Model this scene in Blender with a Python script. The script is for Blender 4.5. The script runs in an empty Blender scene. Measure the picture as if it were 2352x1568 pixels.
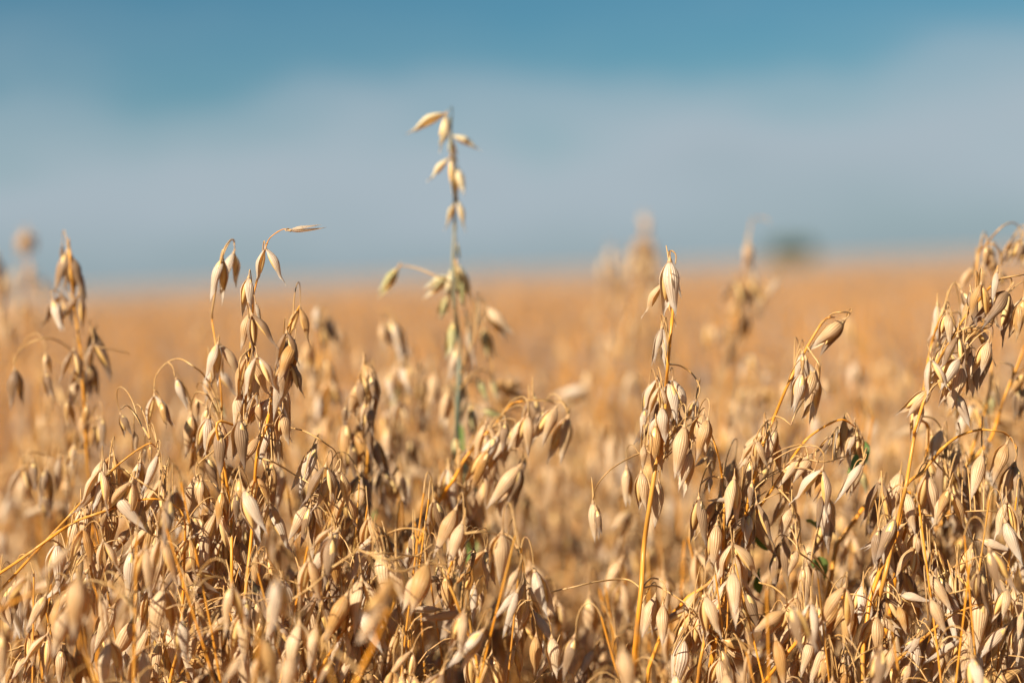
import bpy, math, random
import numpy as np
from mathutils import Vector, Matrix
R = math.radians
rng = random.Random(7)
scn = bpy.context.scene
C = scn.collection

# ------------------------------------------------------------------ camera
LENS, ZC, PITCH, ROLL, FOCUS = 60.0, 1.10, 2.38, -2.4, 0.80
cam_d = bpy.data.cameras.new('camera')
cam = bpy.data.objects.new('camera', cam_d); C.objects.link(cam)
cam_d.lens = LENS; cam_d.sensor_width = 36; cam_d.clip_start = 0.02; cam_d.clip_end = 6000
cam_d.dof.use_dof = True; cam_d.dof.focus_distance = FOCUS; cam_d.dof.aperture_fstop = 3.1
CM = Matrix.Translation((0, 0, ZC)) @ Matrix.Rotation(R(90 - PITCH), 4, 'X') @ Matrix.Rotation(R(ROLL), 4, 'Z')
cam.matrix_world = CM
scn.camera = cam
K = LENS / 36 * 2352

def at(u, v, d):                      # photo point (2352 px wide) at depth d -> world
    return CM @ Vector(((u - 1176) / K * d, -(v - 784) / K * d, -d))

# ------------------------------------------------------------------ sky and sun
SUN = Vector((-0.52, -0.62, 0.64)).normalized()
w = bpy.data.worlds.new('World'); scn.world = w; w.use_nodes = True
nt = w.node_tree; nt.nodes.clear(); N = nt.nodes.new; Lk = nt.links.new
out = N('ShaderNodeOutputWorld'); bg = N('ShaderNodeBackground')
sky = N('ShaderNodeTexSky'); sky.sky_type = 'NISHITA'; sky.sun_disc = False
sky.sun_elevation = math.asin(SUN.z); sky.sun_rotation = math.atan2(SUN.x, SUN.y)
sky.air_density = 1.0; sky.dust_density = 0.6; sky.ozone_density = 1.5
bg.inputs[1].default_value = 0.050
tint = N('ShaderNodeMix'); tint.data_type = 'RGBA'; tint.blend_type = 'MULTIPLY'; tint.inputs[0].default_value = 1
tint.inputs[7].default_value = (0.21, 0.49, 0.56, 1)
tc = N('ShaderNodeTexCoord'); sep = N('ShaderNodeSeparateXYZ')
Lk(tc.outputs['Generated'], sep.inputs[0])
# thin soft cloud veil low in the sky, broken by noise stretched along the horizon
mp = N('ShaderNodeMapping'); mp.inputs['Scale'].default_value = (5.2, 5.2, 13.0); mp.inputs['Location'].default_value = (5.1, 1.7, 0.9); mp.inputs['Rotation'].default_value = (0, R(12), 0)
nz = N('ShaderNodeTexNoise'); nz.inputs['Scale'].default_value = 1.15; nz.inputs['Detail'].default_value = 3.0; nz.inputs['Roughness'].default_value = 0.45
Lk(tc.outputs['Generated'], mp.inputs[0]); Lk(mp.outputs[0], nz.inputs['Vector'])
m1 = N('ShaderNodeMath'); m1.operation = 'MULTIPLY_ADD'; m1.inputs[1].default_value = 0.12; m1.inputs[2].default_value = -0.060
Lk(nz.outputs['Fac'], m1.inputs[0])
m2 = N('ShaderNodeMath'); m2.operation = 'ADD'; Lk(sep.outputs['Z'], m2.inputs[0]); Lk(m1.outputs[0], m2.inputs[1])
ramp = N('ShaderNodeValToRGB'); cr = ramp.color_ramp; cr.interpolation = 'EASE'
cr.elements[0].position = 0.0; cr.elements[0].color = (0.80, 0.80, 0.80, 1)
cr.elements[1].position = 0.16; cr.elements[1].color = (0.05, 0.05, 0.05, 1)
e = cr.elements.new(0.055); e.color = (0.92, 0.92, 0.92, 1)
e = cr.elements.new(0.095); e.color = (0.55, 0.55, 0.55, 1)
e = cr.elements.new(0.125); e.color = (0.15, 0.15, 0.15, 1)
Lk(m2.outputs[0], ramp.inputs[0])
cl = N('ShaderNodeMix'); cl.data_type = 'RGBA'
cramp = N('ShaderNodeValToRGB'); q = cramp.color_ramp
q.elements[0].position = 0.0; q.elements[0].color = (3.2, 3.85, 4.3, 1)
q.elements[1].position = 0.065; q.elements[1].color = (3.95, 4.55, 5.1, 1)
Lk(m2.outputs[0], cramp.inputs[0])
Lk(sky.outputs[0], tint.inputs[6]); Lk(tint.outputs[2], cl.inputs[6]); Lk(cramp.outputs[0], cl.inputs[7])
Lk(ramp.outputs[0], cl.inputs[0]); Lk(cl.outputs[2], bg.inputs[0]); Lk(bg.outputs[0], out.inputs[0])

sun_d = bpy.data.lights.new('sun', 'SUN'); sun_d.energy = 5.0; sun_d.angle = R(0.53); sun_d.color = (1.0, 0.91, 0.76)
sun = bpy.data.objects.new('sun', sun_d); C.objects.link(sun)
sun.rotation_euler = SUN.to_track_quat('Z', 'Y').to_euler()
vs = scn.view_settings; vs.view_transform = 'Standard'; vs.look = 'None'; vs.exposure = 1.12; vs.gamma = 1
scn.render.film_transparent = False
scn.cycles.max_bounces = 8; scn.cycles.transparent_max_bounces = 8
scn.cycles.use_denoising = True

# ------------------------------------------------------------------ materials
def new_mat(name):
    m = bpy.data.materials.new(name); m.use_nodes = True; m.node_tree.nodes.clear(); return m, m.node_tree
def rgbmix(t, a, b, f, blend='MIX'):
    n = t.nodes.new('ShaderNodeMix'); n.data_type = 'RGBA'; n.blend_type = blend
    for sock, val in ((n.inputs[6], a), (n.inputs[7], b), (n.inputs[0], f)):
        if isinstance(val, bpy.types.NodeSocket): t.links.new(val, sock)
        elif isinstance(val, tuple): sock.default_value = val + (1,)
        else: sock.default_value = val
    return n.outputs[2]
def mathn(t, op, a, b=None, c=None, clamp=False):
    n = t.nodes.new('ShaderNodeMath'); n.operation = op; n.use_clamp = clamp
    for i, val in enumerate((a, b, c)):
        if val is None: continue
        if isinstance(val, bpy.types.NodeSocket): t.links.new(val, n.inputs[i])
        else: n.inputs[i].default_value = val
    return n.outputs[0]
def maprange(t, v, a, b, c=0.0, d=1.0):
    n = t.nodes.new('ShaderNodeMapRange'); t.links.new(v, n.inputs[0])
    for i, x in enumerate((a, b, c, d)): n.inputs[i + 1].default_value = x
    return n.outputs[0]
def finish(t, col, rough, trans_col, trans, bump=None, dist=0.0002, spec=0.35):
    p = t.nodes.new('ShaderNodeBsdfPrincipled'); p.inputs['Roughness'].default_value = rough
    p.inputs['Specular IOR Level'].default_value = spec
    t.links.new(col, p.inputs['Base Color'])
    if bump is not None:
        b = t.nodes.new('ShaderNodeBump'); b.inputs['Strength'].default_value = 0.9; b.inputs['Distance'].default_value = dist
        t.links.new(bump, b.inputs['Height']); t.links.new(b.outputs[0], p.inputs['Normal'])
    o = t.nodes.new('ShaderNodeOutputMaterial')
    if trans > 0:
        tr = t.nodes.new('ShaderNodeBsdfTranslucent')
        t.links.new(rgbmix(t, col, trans_col, 1.0, 'MULTIPLY'), tr.inputs[0])
        mx = t.nodes.new('ShaderNodeMixShader'); mx.inputs[0].default_value = trans
        t.links.new(p.outputs[0], mx.inputs[1]); t.links.new(tr.outputs[0], mx.inputs[2]); t.links.new(mx.outputs[0], o.inputs[0])
    else:
        t.links.new(p.outputs[0], o.inputs[0])

def glume_mat(name, pale, deep, vein, tip, island=False):
    m, t = new_mat(name)
    uv = t.nodes.new('ShaderNodeUVMap'); s = t.nodes.new('ShaderNodeSeparateXYZ'); t.links.new(uv.outputs[0], s.inputs[0])
    if island:
        rnd = t.nodes.new('ShaderNodeNewGeometry').outputs['Random Per Island']
    else:
        rnd = t.nodes.new('ShaderNodeObjectInfo').outputs['Random']
    tc = t.nodes.new('ShaderNodeTexCoord')
    rv = t.nodes.new('ShaderNodeCombineXYZ'); 
    for i, k in enumerate((13.0, 7.0, 29.0)): t.links.new(mathn(t, 'MULTIPLY', rnd, k), rv.inputs[i])
    va = t.nodes.new('ShaderNodeVectorMath'); va.operation = 'ADD'
    t.links.new(tc.outputs['Object'], va.inputs[0]); t.links.new(rv.outputs[0], va.inputs[1])
    n1 = t.nodes.new('ShaderNodeTexNoise'); n1.inputs['Scale'].default_value = 3.2 if not island else 60; n1.inputs['Detail'].default_value = 4
    t.links.new(va.outputs[0], n1.inputs['Vector'])
    # streaks running along the husk
    sv = t.nodes.new('ShaderNodeCombineXYZ')
    t.links.new(mathn(t, 'MULTIPLY', s.outputs[0], 34.0), sv.inputs[0])
    t.links.new(mathn(t, 'MULTIPLY', s.outputs[1], 2.2), sv.inputs[1])
    t.links.new(mathn(t, 'MULTIPLY', rnd, 40.0), sv.inputs[2])
    n2 = t.nodes.new('ShaderNodeTexNoise'); n2.inputs['Scale'].default_value = 1; n2.inputs['Detail'].default_value = 2
    t.links.new(sv.outputs[0], n2.inputs['Vector'])
    base = rgbmix(t, pale, deep, mathn(t, 'MULTIPLY_ADD', rnd, 0.75, mathn(t, 'MULTIPLY_ADD', n1.outputs['Fac'], 1.1, -0.5), clamp=True))
    base = rgbmix(t, base, tuple(x * 0.62 for x in deep), maprange(t, n2.outputs['Fac'], 0.52, 0.78, 0, 0.55))
    wob = mathn(t, 'MULTIPLY_ADD', n2.outputs['Fac'], 0.035, s.outputs[0])
    wave = mathn(t, 'ABSOLUTE', mathn(t, 'SINE', mathn(t, 'MULTIPLY', wob, math.pi * 9)))
    line = maprange(t, wave, 0.0, 0.42, 1.0, 0.0)                          # nine darker veins
    fade = mathn(t, 'MULTIPLY', maprange(t, s.outputs[1], 0.0, 0.06, 0.2, 1.0), maprange(t, s.outputs[1], 0.6, 0.92, 1.0, 0.1))
    base = rgbmix(t, base, vein, mathn(t, 'MULTIPLY', mathn(t, 'MULTIPLY', line, fade), 0.62))
    base = rgbmix(t, base, tip, maprange(t, s.outputs[1], 0.60, 0.98, 0.0, 0.75))
    base = rgbmix(t, base, (0.22, 0.12, 0.05), maprange(t, s.outputs[1], 0.045, 0.0, 0.0, 0.75))
    # small brown flecks
    n3 = t.nodes.new('ShaderNodeTexNoise'); n3.inputs['Scale'].default_value = 11 if not island else 300; n3.inputs['Detail'].default_value = 3
    t.links.new(va.outputs[0], n3.inputs['Vector'])
    base = rgbmix(t, base, (0.20, 0.11, 0.05), maprange(t, n3.outputs['Fac'], 0.66, 0.76, 0, 0.5))
    h = mathn(t, 'ADD', mathn(t, 'MULTIPLY', wave, 0.8), mathn(t, 'MULTIPLY', n2.outputs['Fac'], 0.8))
    finish(t, base, 0.40, (1.0, 0.70, 0.36), 0.38, h, 0.00028 if not island else 0.0002)
    return m
PALE, DEEP, VEIN, TIP = (0.79, 0.60, 0.37), (0.61, 0.36, 0.14), (0.27, 0.125, 0.045), (0.74, 0.62, 0.50)
M = {
 'n': glume_mat('dry_straw_husk', PALE, DEEP, VEIN, TIP),
 'y': glume_mat('golden_husk', (0.66, 0.41, 0.165), (0.54, 0.275, 0.07), (0.24, 0.11, 0.035), (0.64, 0.49, 0.34)),
 'd': glume_mat('weathered_grey_husk', (0.45, 0.30, 0.175), (0.30, 0.17, 0.08), (0.11, 0.06, 0.035), (0.46, 0.38, 0.32)),
 'w': glume_mat('bleached_husk', (0.76, 0.64, 0.48), (0.66, 0.49, 0.32), (0.40, 0.27, 0.17), (0.80, 0.72, 0.64)),
 'g': glume_mat('greenish_husk', (0.70, 0.60, 0.30), (0.40, 0.38, 0.14), (0.16, 0.18, 0.06), (0.84, 0.70, 0.55)),
 't': glume_mat('pale_half_ripe_husk', (0.84, 0.74, 0.50), (0.76, 0.64, 0.36), (0.40, 0.32, 0.12), (0.88, 0.80, 0.70)),
 'isl': glume_mat('field_husk', (0.515, 0.405, 0.315), (0.26, 0.16, 0.10), (0.30, 0.17, 0.08), (0.58, 0.49, 0.42), island=True),
}
def simple_mat(name, c1, c2, scale, rough, trans=0.0, tcol=(1, .7, .4), c3=None, coord='Object', spec=0.35, stretch=(1, 1, 1), rand=0.0):
    m, t = new_mat(name)
    tc = t.nodes.new('ShaderNodeTexCoord'); mp = t.nodes.new('ShaderNodeMapping'); mp.inputs['Scale'].default_value = stretch
    t.links.new(tc.outputs[coord], mp.inputs[0])
    n = t.nodes.new('ShaderNodeTexNoise'); n.inputs['Scale'].default_value = scale; n.inputs['Detail'].default_value = 5
    t.links.new(mp.outputs[0], n.inputs['Vector'])
    col = rgbmix(t, c1, c2, maprange(t, n.outputs['Fac'], 0.35, 0.68))
    if c3:
        n2 = t.nodes.new('ShaderNodeTexNoise'); n2.inputs['Scale'].default_value = scale * 2.7; n2.inputs['Detail'].default_value = 3
        t.links.new(mp.outputs[0], n2.inputs['Vector'])
        col = rgbmix(t, col, c3, maprange(t, n2.outputs['Fac'], 0.58, 0.70, 0, 0.8))
    if rand:
        r = t.nodes.new('ShaderNodeObjectInfo').outputs['Random']
        col = rgbmix(t, col, (0.30, 0.16, 0.06), mathn(t, 'MULTIPLY', mathn(t, 'POWER', r, 2.5), rand))
    finish(t, col, rough, tcol, trans, n.outputs['Fac'], 0.0002, spec)
    return m
MS = {
 'stem': simple_mat('orange_straw_stem', (0.74, 0.275, 0.014), (0.60, 0.29, 0.05), 60, 0.38, 0.12, c3=(0.36, 0.16, 0.05), stretch=(1, 1, .25), rand=0.35),
 'branch': simple_mat('dry_branchlet', (0.46, 0.24, 0.07), (0.58, 0.37, 0.16), 90, 0.45, 0.10, c3=(0.27, 0.13, 0.06), rand=0.6),
 'greenstem': simple_mat('grey_green_stem', (0.10, 0.12, 0.08), (0.22, 0.18, 0.11), 45, 0.5, 0.05, c3=(0.12, 0.13, 0.07)),
 'grain': simple_mat('golden_grain', (0.70, 0.42, 0.12), (0.76, 0.54, 0.24), 4, 0.33, 0.22, spec=0.45),
 'node': simple_mat('brown_pedicel_tip', (0.45, 0.27, 0.12), (0.26, 0.14, 0.065), 6, 0.55),
 'leaf': simple_mat('dry_leaf_blade', (0.54, 0.35, 0.17), (0.36, 0.20, 0.08), 25, 0.55, 0.35, c3=(0.26, 0.14, 0.06), stretch=(1, 1, .3), rand=0.5),
 'greenleaf': simple_mat('green_leaf_blade', (0.09, 0.16, 0.035), (0.20, 0.26, 0.07), 25, 0.5, 0.35, tcol=(.8, 1, .4)),
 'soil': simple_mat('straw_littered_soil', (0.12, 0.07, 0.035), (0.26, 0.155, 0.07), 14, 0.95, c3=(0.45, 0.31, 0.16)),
}

# ------------------------------------------------------------------ geometry kit
class Geo:
    def __init__(s): s.V = []; s.F = []; s.UV = []; s.MI = []; s.n = 0
    def grid(s, P, mi=0, uv=None, wrap=False):       # P[nu][nv] of points
        P = np.asarray(P, float); nu, nv = P.shape[:2]; b = s.n
        s.V.append(P.reshape(-1, 3)); s.n += nu * nv
        m = nv if wrap else nv - 1
        i, j = np.meshgrid(np.arange(nu - 1), np.arange(m), indexing='ij'); i = i.ravel(); j = j.ravel(); k = (j + 1) % nv
        s.F.append(np.stack([b + i * nv + j, b + (i + 1) * nv + j, b + (i + 1) * nv + k, b + i * nv + k], 1))
        x0, x1, y0, y1 = j / m, (j + 1) / m, i / (nu - 1), (i + 1) / (nu - 1)
        s.UV.append(np.stack([x0, y0, x0, y1, x1, y1, x1, y0], 1).reshape(-1, 4, 2))
        s.MI.append(np.full(len(i), mi))
    def arrays(s):
        return (np.concatenate(s.V), np.concatenate(s.F), np.concatenate(s.UV), np.concatenate(s.MI))
    def mesh(s, name, mats): return mesh_from(name, *s.arrays(), mats)

def mesh_from(name, V, F, UV, MI, mats):
    me = bpy.data.meshes.new(name)
    me.vertices.add(len(V)); me.vertices.foreach_set('co', np.ascontiguousarray(V, dtype=np.float32).ravel())
    me.loops.add(len(F) * 4); me.loops.foreach_set('vertex_index', np.ascontiguousarray(F, dtype=np.int32).ravel())
    me.polygons.add(len(F)); me.polygons.foreach_set('loop_start', np.arange(0, len(F) * 4, 4, dtype=np.int32))
    me.polygons.foreach_set('material_index', np.ascontiguousarray(MI, dtype=np.int32))
    me.polygons.foreach_set('use_smooth', np.ones(len(F), dtype=bool))
    uv = me.uv_layers.new(name='UVMap'); uv.data.foreach_set('uv', np.ascontiguousarray(UV, dtype=np.float32).ravel())
    for m in mats: me.materials.append(m)
    me.update(calc_edges=True); me.validate(clean_customdata=False)
    return me
def link(name, me, parent=None, mw=None):
    o = bpy.data.objects.new(name, me); C.objects.link(o)
    if parent: o.parent = parent
    if mw is not None: o.matrix_basis = mw
    return o
def catmull(P, n=6):
    P = [Vector(p) for p in P]
    if len(P) < 3: return [P[0].lerp(P[-1], i / n) for i in range(n + 1)]
    Q = [P[0] * 2 - P[1]] + P + [P[-1] * 2 - P[-2]]; o = []
    for i in range(1, len(Q) - 2):
        for k in range(n):
            t = k / n; a, b, c, d = Q[i - 1:i + 3]
            o.append(0.5 * ((2 * b) + (c - a) * t + (2 * a - 5 * b + 4 * c - d) * t * t + (3 * b - a - 3 * c + d) * t ** 3))
    return o + [P[-1]]
def tube(g, P, r0, r1, sides=6, mi=0, nodes=()):
    P = [Vector(p) for p in P]; n = len(P); rows = []; a = None
    for i, p in enumerate(P):
        tg = (P[min(i + 1, n - 1)] - P[max(i - 1, 0)])
        tg = tg.normalized() if tg.length > 1e-9 else Vector((0, 0, 1))
        a = tg.orthogonal() if a is None else a - tg * a.dot(tg)
        a = a.normalized() if a.length > 1e-5 else tg.orthogonal().normalized()
        b = tg.cross(a)
        r = r1 + (r0 - r1) * (1 - i / (n - 1)) ** 0.95
        for q in nodes:
            if abs(i - q) < 0.6: r *= 1.35
        rows.append([p + (a * math.cos(x) + b * math.sin(x)) * r for x in [2 * math.pi * k / sides for k in range(sides)]])
    g.grid(rows, mi, wrap=True)

def glume_pts(side, W, opn, rs, nu, nv, L=1.0, curl=0.0, ybend=0.0):
    rows = []
    p1, p2, p3 = (rs.uniform(0, 6.28) for _ in range(3))
    for i in range(nu):
        t = i / (nu - 1)
        if t < .33: f = 0.16 + 0.84 * math.sin(math.pi / 2 * t / .33) ** .9
        else:
            q = (t - .33) / .67; f = max(0.012, (math.cos(math.pi / 2 * min(1, q)) ** 1.0) * (1 - .17 * math.sin(math.pi * q)))
        span = R(100 - 25 * t - 20 * max(0, t - .6))
        w_ = W * f
        c = opn * (0.10 * math.sin(math.pi * min(t * 1.4, 1)) + t * 0.62 + curl * max(0, t - .55) ** 2 * 2.2) + 0.012
        yb = ybend * t * t
        z = -t * L
        row = []
        for j in range(nv):
            s = j / (nv - 1) * 2 - 1; a = s * span
            rr = w_ * (1 + 0.05 * math.sin(3 * a + p1 + 5 * t) + 0.045 * math.sin(9 * t + p2 + 2 * a))
            dz = 0.02 * math.sin(5 * s + p3) * t + abs(s) * 0.05 * (t > .8)
            x = c + rr * 0.86 * math.cos(a) - w_ * 0.10
            row.append((side * x, rr * math.sin(a) + yb, z + dz * t))
        rows.append(row)
    return rows
def grain_pts(cx, cy, lean, r, L, nu=9, nv=8):
    rows = []
    for i in range(nu):
        t = i / (nu - 1); f = max(.03, math.sin(math.pi * t ** .8) ** .75)
        rows.append([(cx + lean * t + r * f * math.cos(a) * (1 - .25 * (abs(math.sin(a)) < .3)), cy + r * f * .8 * math.sin(a), -.04 - t * L)
                     for a in [2 * math.pi * k / nv for k in range(nv)]])
    return rows
# shape classes: closed, fat, slim, open, wide-open
SHAPES = {'c': (0.124, 0.26, .08), 'f': (0.156, 0.31, .08), 's': (0.095, 0.05, .05), 'o': (0.135, 0.50, .25), 'v': (0.165, 0.62, .12)}
NV = 4
def build_variant(kind, k, lod):
    W, opn, curl = SHAPES[kind]; rs = random.Random(hash_(kind) * 31 + k)
    W *= rs.uniform(.9, 1.12); opn *= rs.uniform(.75, 1.3)
    nu, nv = ((15, 13), (9, 8), (5, 4))[lod]
    A = glume_pts(1, W, opn, rs, nu, nv, 1.0, curl, rs.uniform(-.09, .09))
    B = glume_pts(-1, W * rs.uniform(.9, 1.0), opn, rs, nu, nv, rs.uniform(.88, .99), curl, rs.uniform(-.09, .09))
    G = []
    gr = .085 if kind in 'ovs' else .10
    if kind == 's': gr = .05
    lean = opn * .38
    G.append(grain_pts(gr * .55, 0.01, lean, gr, rs.uniform(.60, .70), *((9, 8) if lod < 2 else (4, 4))))
    if kind != 's': G.append(grain_pts(-gr * .6, -.01, -lean * .75, gr * .85, rs.uniform(.50, .60), *((9, 8) if lod < 2 else (4, 4))))
    return A, B, G
def hash_(s): return sum(ord(c) * (i + 3) for i, c in enumerate(s))
def node_pts():
    pr = [(0.10, .010), (0.06, .017), (0.025, .030), (0.0, .042), (-.02, .046), (-.045, .030), (-.06, .01)]
    return [[(r * math.cos(a), r * math.sin(a), z) for a in [2 * math.pi * k / 8 for k in range(8)]] for z, r in pr]
_cache = {}
def whole(kind, k, mat, lod=1):
    key = ('w', kind, k, mat, lod)
    if key not in _cache:
        A, B, G = build_variant(kind, k, lod); g = Geo(); g.grid(A, 0); g.grid(B, 0)
        for x in G: g.grid(x, 1, wrap=True)
        g.grid(node_pts(), 2, wrap=True)
        _cache[key] = g.mesh('spikelet', [M[mat], MS['grain'], MS['node']])
    return _cache[key]
def pieces(kind, k, mat):
    key = ('p', kind, k, mat)
    if key not in _cache:
        A, B, G = build_variant(kind, k, 0); o = []
        g = Geo(); g.grid(node_pts(), 0, wrap=True); o.append(g.mesh('spikelet', [MS['node']]))
        for X in (A, B): g = Geo(); g.grid(X, 0); o.append(g.mesh('glume', [M[mat]]))
        gs = []
        for X in G: g = Geo(); g.grid(X, 0, wrap=True); gs.append(g.mesh('grain', [MS['grain']]))
        _cache[key] = (o, gs)
    return _cache[key]
def spikelet(parent, mw, kind, k, mat, detailed):
    if not detailed: return link('spikelet', whole(kind, k, mat), parent, mw)
    (n, a, b), gs = pieces(kind, k, mat)
    o = link('spikelet', n, parent, mw)
    link('glume', a, o); link('glume', b, o)
    if kind != 's':
        for g in gs: link('grain', g, o)
    return o
def orient(node, direction, L, spin, right=Vector((1, 0, 0))):
    z = -direction.normalized(); x = (right - z * right.dot(z)); x = x.normalized() if x.length > .05 else z.orthogonal().normalized()
    y = z.cross(x)
    m = Matrix((x, y, z)).transposed().to_4x4()
    return Matrix.Translation(node) @ m @ Matrix.Rotation(spin, 4, 'Z') @ Matrix.Scale(L, 4)

def tag(o, label=None, cat=None, group=None, kind=None):
    if label: o['label'] = label
    if cat: o['category'] = cat
    if group: o['group'] = group
    if kind: o['kind'] = kind
    return o
def empty(name, loc):
    o = bpy.data.objects.new(name, None); C.objects.link(o); o.location = loc; o.empty_display_size = .02; return o
def leaf_geo(g, P, w0, mi=0, twist=2.0, ph=0.0):
    P = catmull(P, 5); n = len(P); rows = []
    for i, p in enumerate(P):
        t = i / (n - 1); tg = (P[min(i + 1, n - 1)] - P[max(i - 1, 0)]).normalized()
        a = tg.cross(Vector((math.cos(ph + twist * t), math.sin(ph + twist * t), .3))); a.normalize(); b = tg.cross(a)
        ww = w0 * (math.sin(math.pi * min(1, t * .85 + .15)) ** .7 + .02)
        rows.append([p - a * ww + b * ww * .35, p, p + a * ww + b * ww * .35])
    g.grid(rows, mi)

# ------------------------------------------------------------------ the traced plants near the focus
REG = {0: (0, 0, .5742), 1: (0, 850, 1.845), 2: (900, 850, 1.845), 3: (2200, 850, 1.845), 4: (3072, 850, 1.845),
       5: (0, 1650, 1.451), 6: (1000, 1650, 1.451), 7: (2000, 1650, 1.451), 8: (2996, 1650, 1.451)}
def uv_(r, x, y):
    a, b, s = REG[r]; return ((a + x / s) * .57422, (b + y / s) * .57422)
def parse(txt):
    r = 1; o = []
    for ln in txt.replace('\n', ';').split(';'):
        ln = ln.strip()
        if not ln: continue
        w_ = ln.split()
        if w_[0].startswith('R'): r = int(w_[0][1:]); w_ = w_[1:]
        if not w_: continue
        c = list(map(float, w_[:4])); code = w_[4] if len(w_) > 4 else 'c'; dd = float(w_[5]) if len(w_) > 5 else 0.0
        u0, v0 = uv_(r, c[0], c[1]); u1, v1 = uv_(r, c[2], c[3])
        o.append((u0, v0, u1, v1, code, dd))
    return o
def path(txt):
    r = 1; o = []
    for w_ in txt.split():
        if w_.startswith('R'): r = int(w_[1:]); continue
        x, y = w_.split(','); o.append(uv_(r, float(x), float(y)))
    return o
GROUP = 'ripe oat plants standing in the field'
def hero(label, d, stem, spk, branches=(), col=0, colv=(0, 1500), green=(), rbase=.0011, rtop=.00045, smat='stem', seed=0, detailed=True, leaves=0, lean=0.0):
    rs = random.Random(seed + 101)
    pts = path(stem)                                     # from bottom to top
    n = len(pts)
    rbase *= .78; rtop *= .8
    P = [at(u, v, d + .006 * math.sin(i * 2.1 + seed)) for i, (u, v) in enumerate(pts)]
    low = P[0]; foot = Vector((low.x + (low.x - P[1].x) * .5 + rs.uniform(-.02, .02) + lean, low.y + rs.uniform(-.02, .04), 0.0))
    mid = low + (low - P[1]).normalized() * .10
    root = empty('oat_plant', foot)
    tag(root, label, 'oat plant', GROUP)
    off = -Vector(foot)
    full = catmull([foot, foot.lerp(mid, .5) + Vector((rs.uniform(-.01, .01), 0, .0)), mid] + P, 5)
    g = Geo(); tube(g, [p + off for p in full], rbase * 1.25, rtop, 8, nodes=[round(len(full) * x) for x in (.55, .72, .84, .92)])
    link('stem', g.mesh('stem', [MS[smat]]), root)
    skel = [(p, 1) for p in catmull(P, 8)]
    cuv = lambda p: (lambda q: (1176 + q.x / -q.z * K, 784 - q.y / -q.z * K))(CM.inverted() @ p)
    for bt in branches:
        bp = path(bt); B = [at(u, v, d + .012 * math.sin(i * 1.3 + seed)) for i, (u, v) in enumerate(bp)]
        near = min(skel, key=lambda s: (s[0] - B[0]).length)[0]
        if (near - B[0]).length < .014: B[0] = near
        cb = catmull(B, 8); g = Geo(); tube(g, [p + off for p in cb], .00050, .00026, 6)
        link('branch', g.mesh('branch', [MS['branch']]), root)
        skel += [(p, 1) for p in cb]
    sk = [(p, *cuv(p)) for p, _ in skel]
    extra = []
    low_s = [q for q in sk if q[2] > 1080] if .72 < d < .95 and smat == 'stem' else []
    for _ in range(11 if low_s else 0):
        q = rs.choice(low_s); u0 = q[1] + rs.gauss(0, 34); v0 = q[2] + rs.uniform(-50, 20)
        if abs(u0 - 1340) < 125 and v0 < 1500: continue
        if 1420 < u0 < 1640 and v0 < 1330: continue
        sz = rs.uniform(95, 130); lean_ = rs.gauss(0, .28)
        extra.append((u0, v0, u0 + math.sin(lean_) * sz, v0 + math.cos(lean_) * sz, rs.choice('cffoo') + rs.choice('nnywd'), rs.uniform(-.005, .035)))
    cs = [q for q in sk[:8 * len(P)] if colv[0] < q[2] < colv[1]]
    for _ in range(col if cs else 0):
        q = rs.choice(cs); u0 = q[1] + rs.gauss(0, 17); v0 = q[2] + rs.uniform(-20, 10); sz = rs.uniform(80, 112) * .85 / d; lean_ = rs.gauss(0, .17)
        extra.append((u0, v0, u0 + math.sin(lean_) * sz, v0 + math.cos(lean_) * sz, rs.choice('ccfoosv') + ('d' if seed in (1, 8, 41) else rs.choice('nnywwd')), rs.uniform(-.01, .02)))
    for gpath in green:
        gp = [at(u, v, d + .03) + off for u, v in path(gpath)]
        g = Geo(); leaf_geo(g, gp, .0042, ph=rs.uniform(0, 6), twist=1.2); tag(link('leaf', g.mesh('leaf', [MS['greenleaf']]), root), 'fresh green leaf blade')
    for (u0, v0, u1, v1, code, dd) in parse(spk) + extra:
        dep = d + dd + rs.uniform(-.014, .016)
        a = at(u0, v0, dep); b = at(u1, v1, dep + rs.uniform(-.25, .25) * math.hypot(u1 - u0, v1 - v0) / K * d)
        L = (b - a).length; dr = (b - a) / L
        kind = code[0]; mat = code[1] if len(code) > 1 else rs.choice('nnnnnwy')
        spin = {'o': rs.uniform(-.35, .35), 'v': rs.uniform(-.3, .3)}.get(kind, math.pi / 2 + rs.uniform(-.75, .75))
        if rs.random() < .5: spin += math.pi
        spikelet(root, Matrix.Translation(off) @ orient(a, dr, L, spin), kind, rs.randrange(NV), mat, detailed)
        want = v0 + rs.uniform(25, 60)
        s = min(sk, key=lambda s: math.hypot(s[1] - u0, (s[2] - want) * 1.1))[0]
        D = (a - s).length
        top = a - dr * .095 * L
        up = Vector((0, 0, 1))
        P1 = s + (top - s) * .25 + up * min(.40 * D, .016)
        P2 = top - dr * min(.5 * D, .014) + up * min(.15 * D, .006)
        cb = [s * (1 - t) ** 3 + P1 * 3 * t * (1 - t) ** 2 + P2 * 3 * t * t * (1 - t) + top * t ** 3 for t in [k / 14 for k in range(15)]]
        g = Geo(); tube(g, [p + off for p in cb], .00034, .00021, 5)
        link('branch', g.mesh('branch', [MS['greenstem' if smat == 'greenstem' and rs.random() < .5 else 'branch']]), root)
    for k in range(leaves):
        p = low + Vector((0, 0, rs.uniform(-.03, .01))); sgn = rs.choice((-1, 1))
        Q = [p, p + Vector((sgn * .02, rs.uniform(-.02, .02), .05)), p + Vector((sgn * .06, rs.uniform(-.03, .03), .06)), p + Vector((sgn * .10, 0, .01))]
        g = Geo(); leaf_geo(g, [q + off for q in Q], .004, ph=rs.uniform(0, 6)); link('leaf', g.mesh('leaf', [MS['leaf']]), root)
    return root

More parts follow.
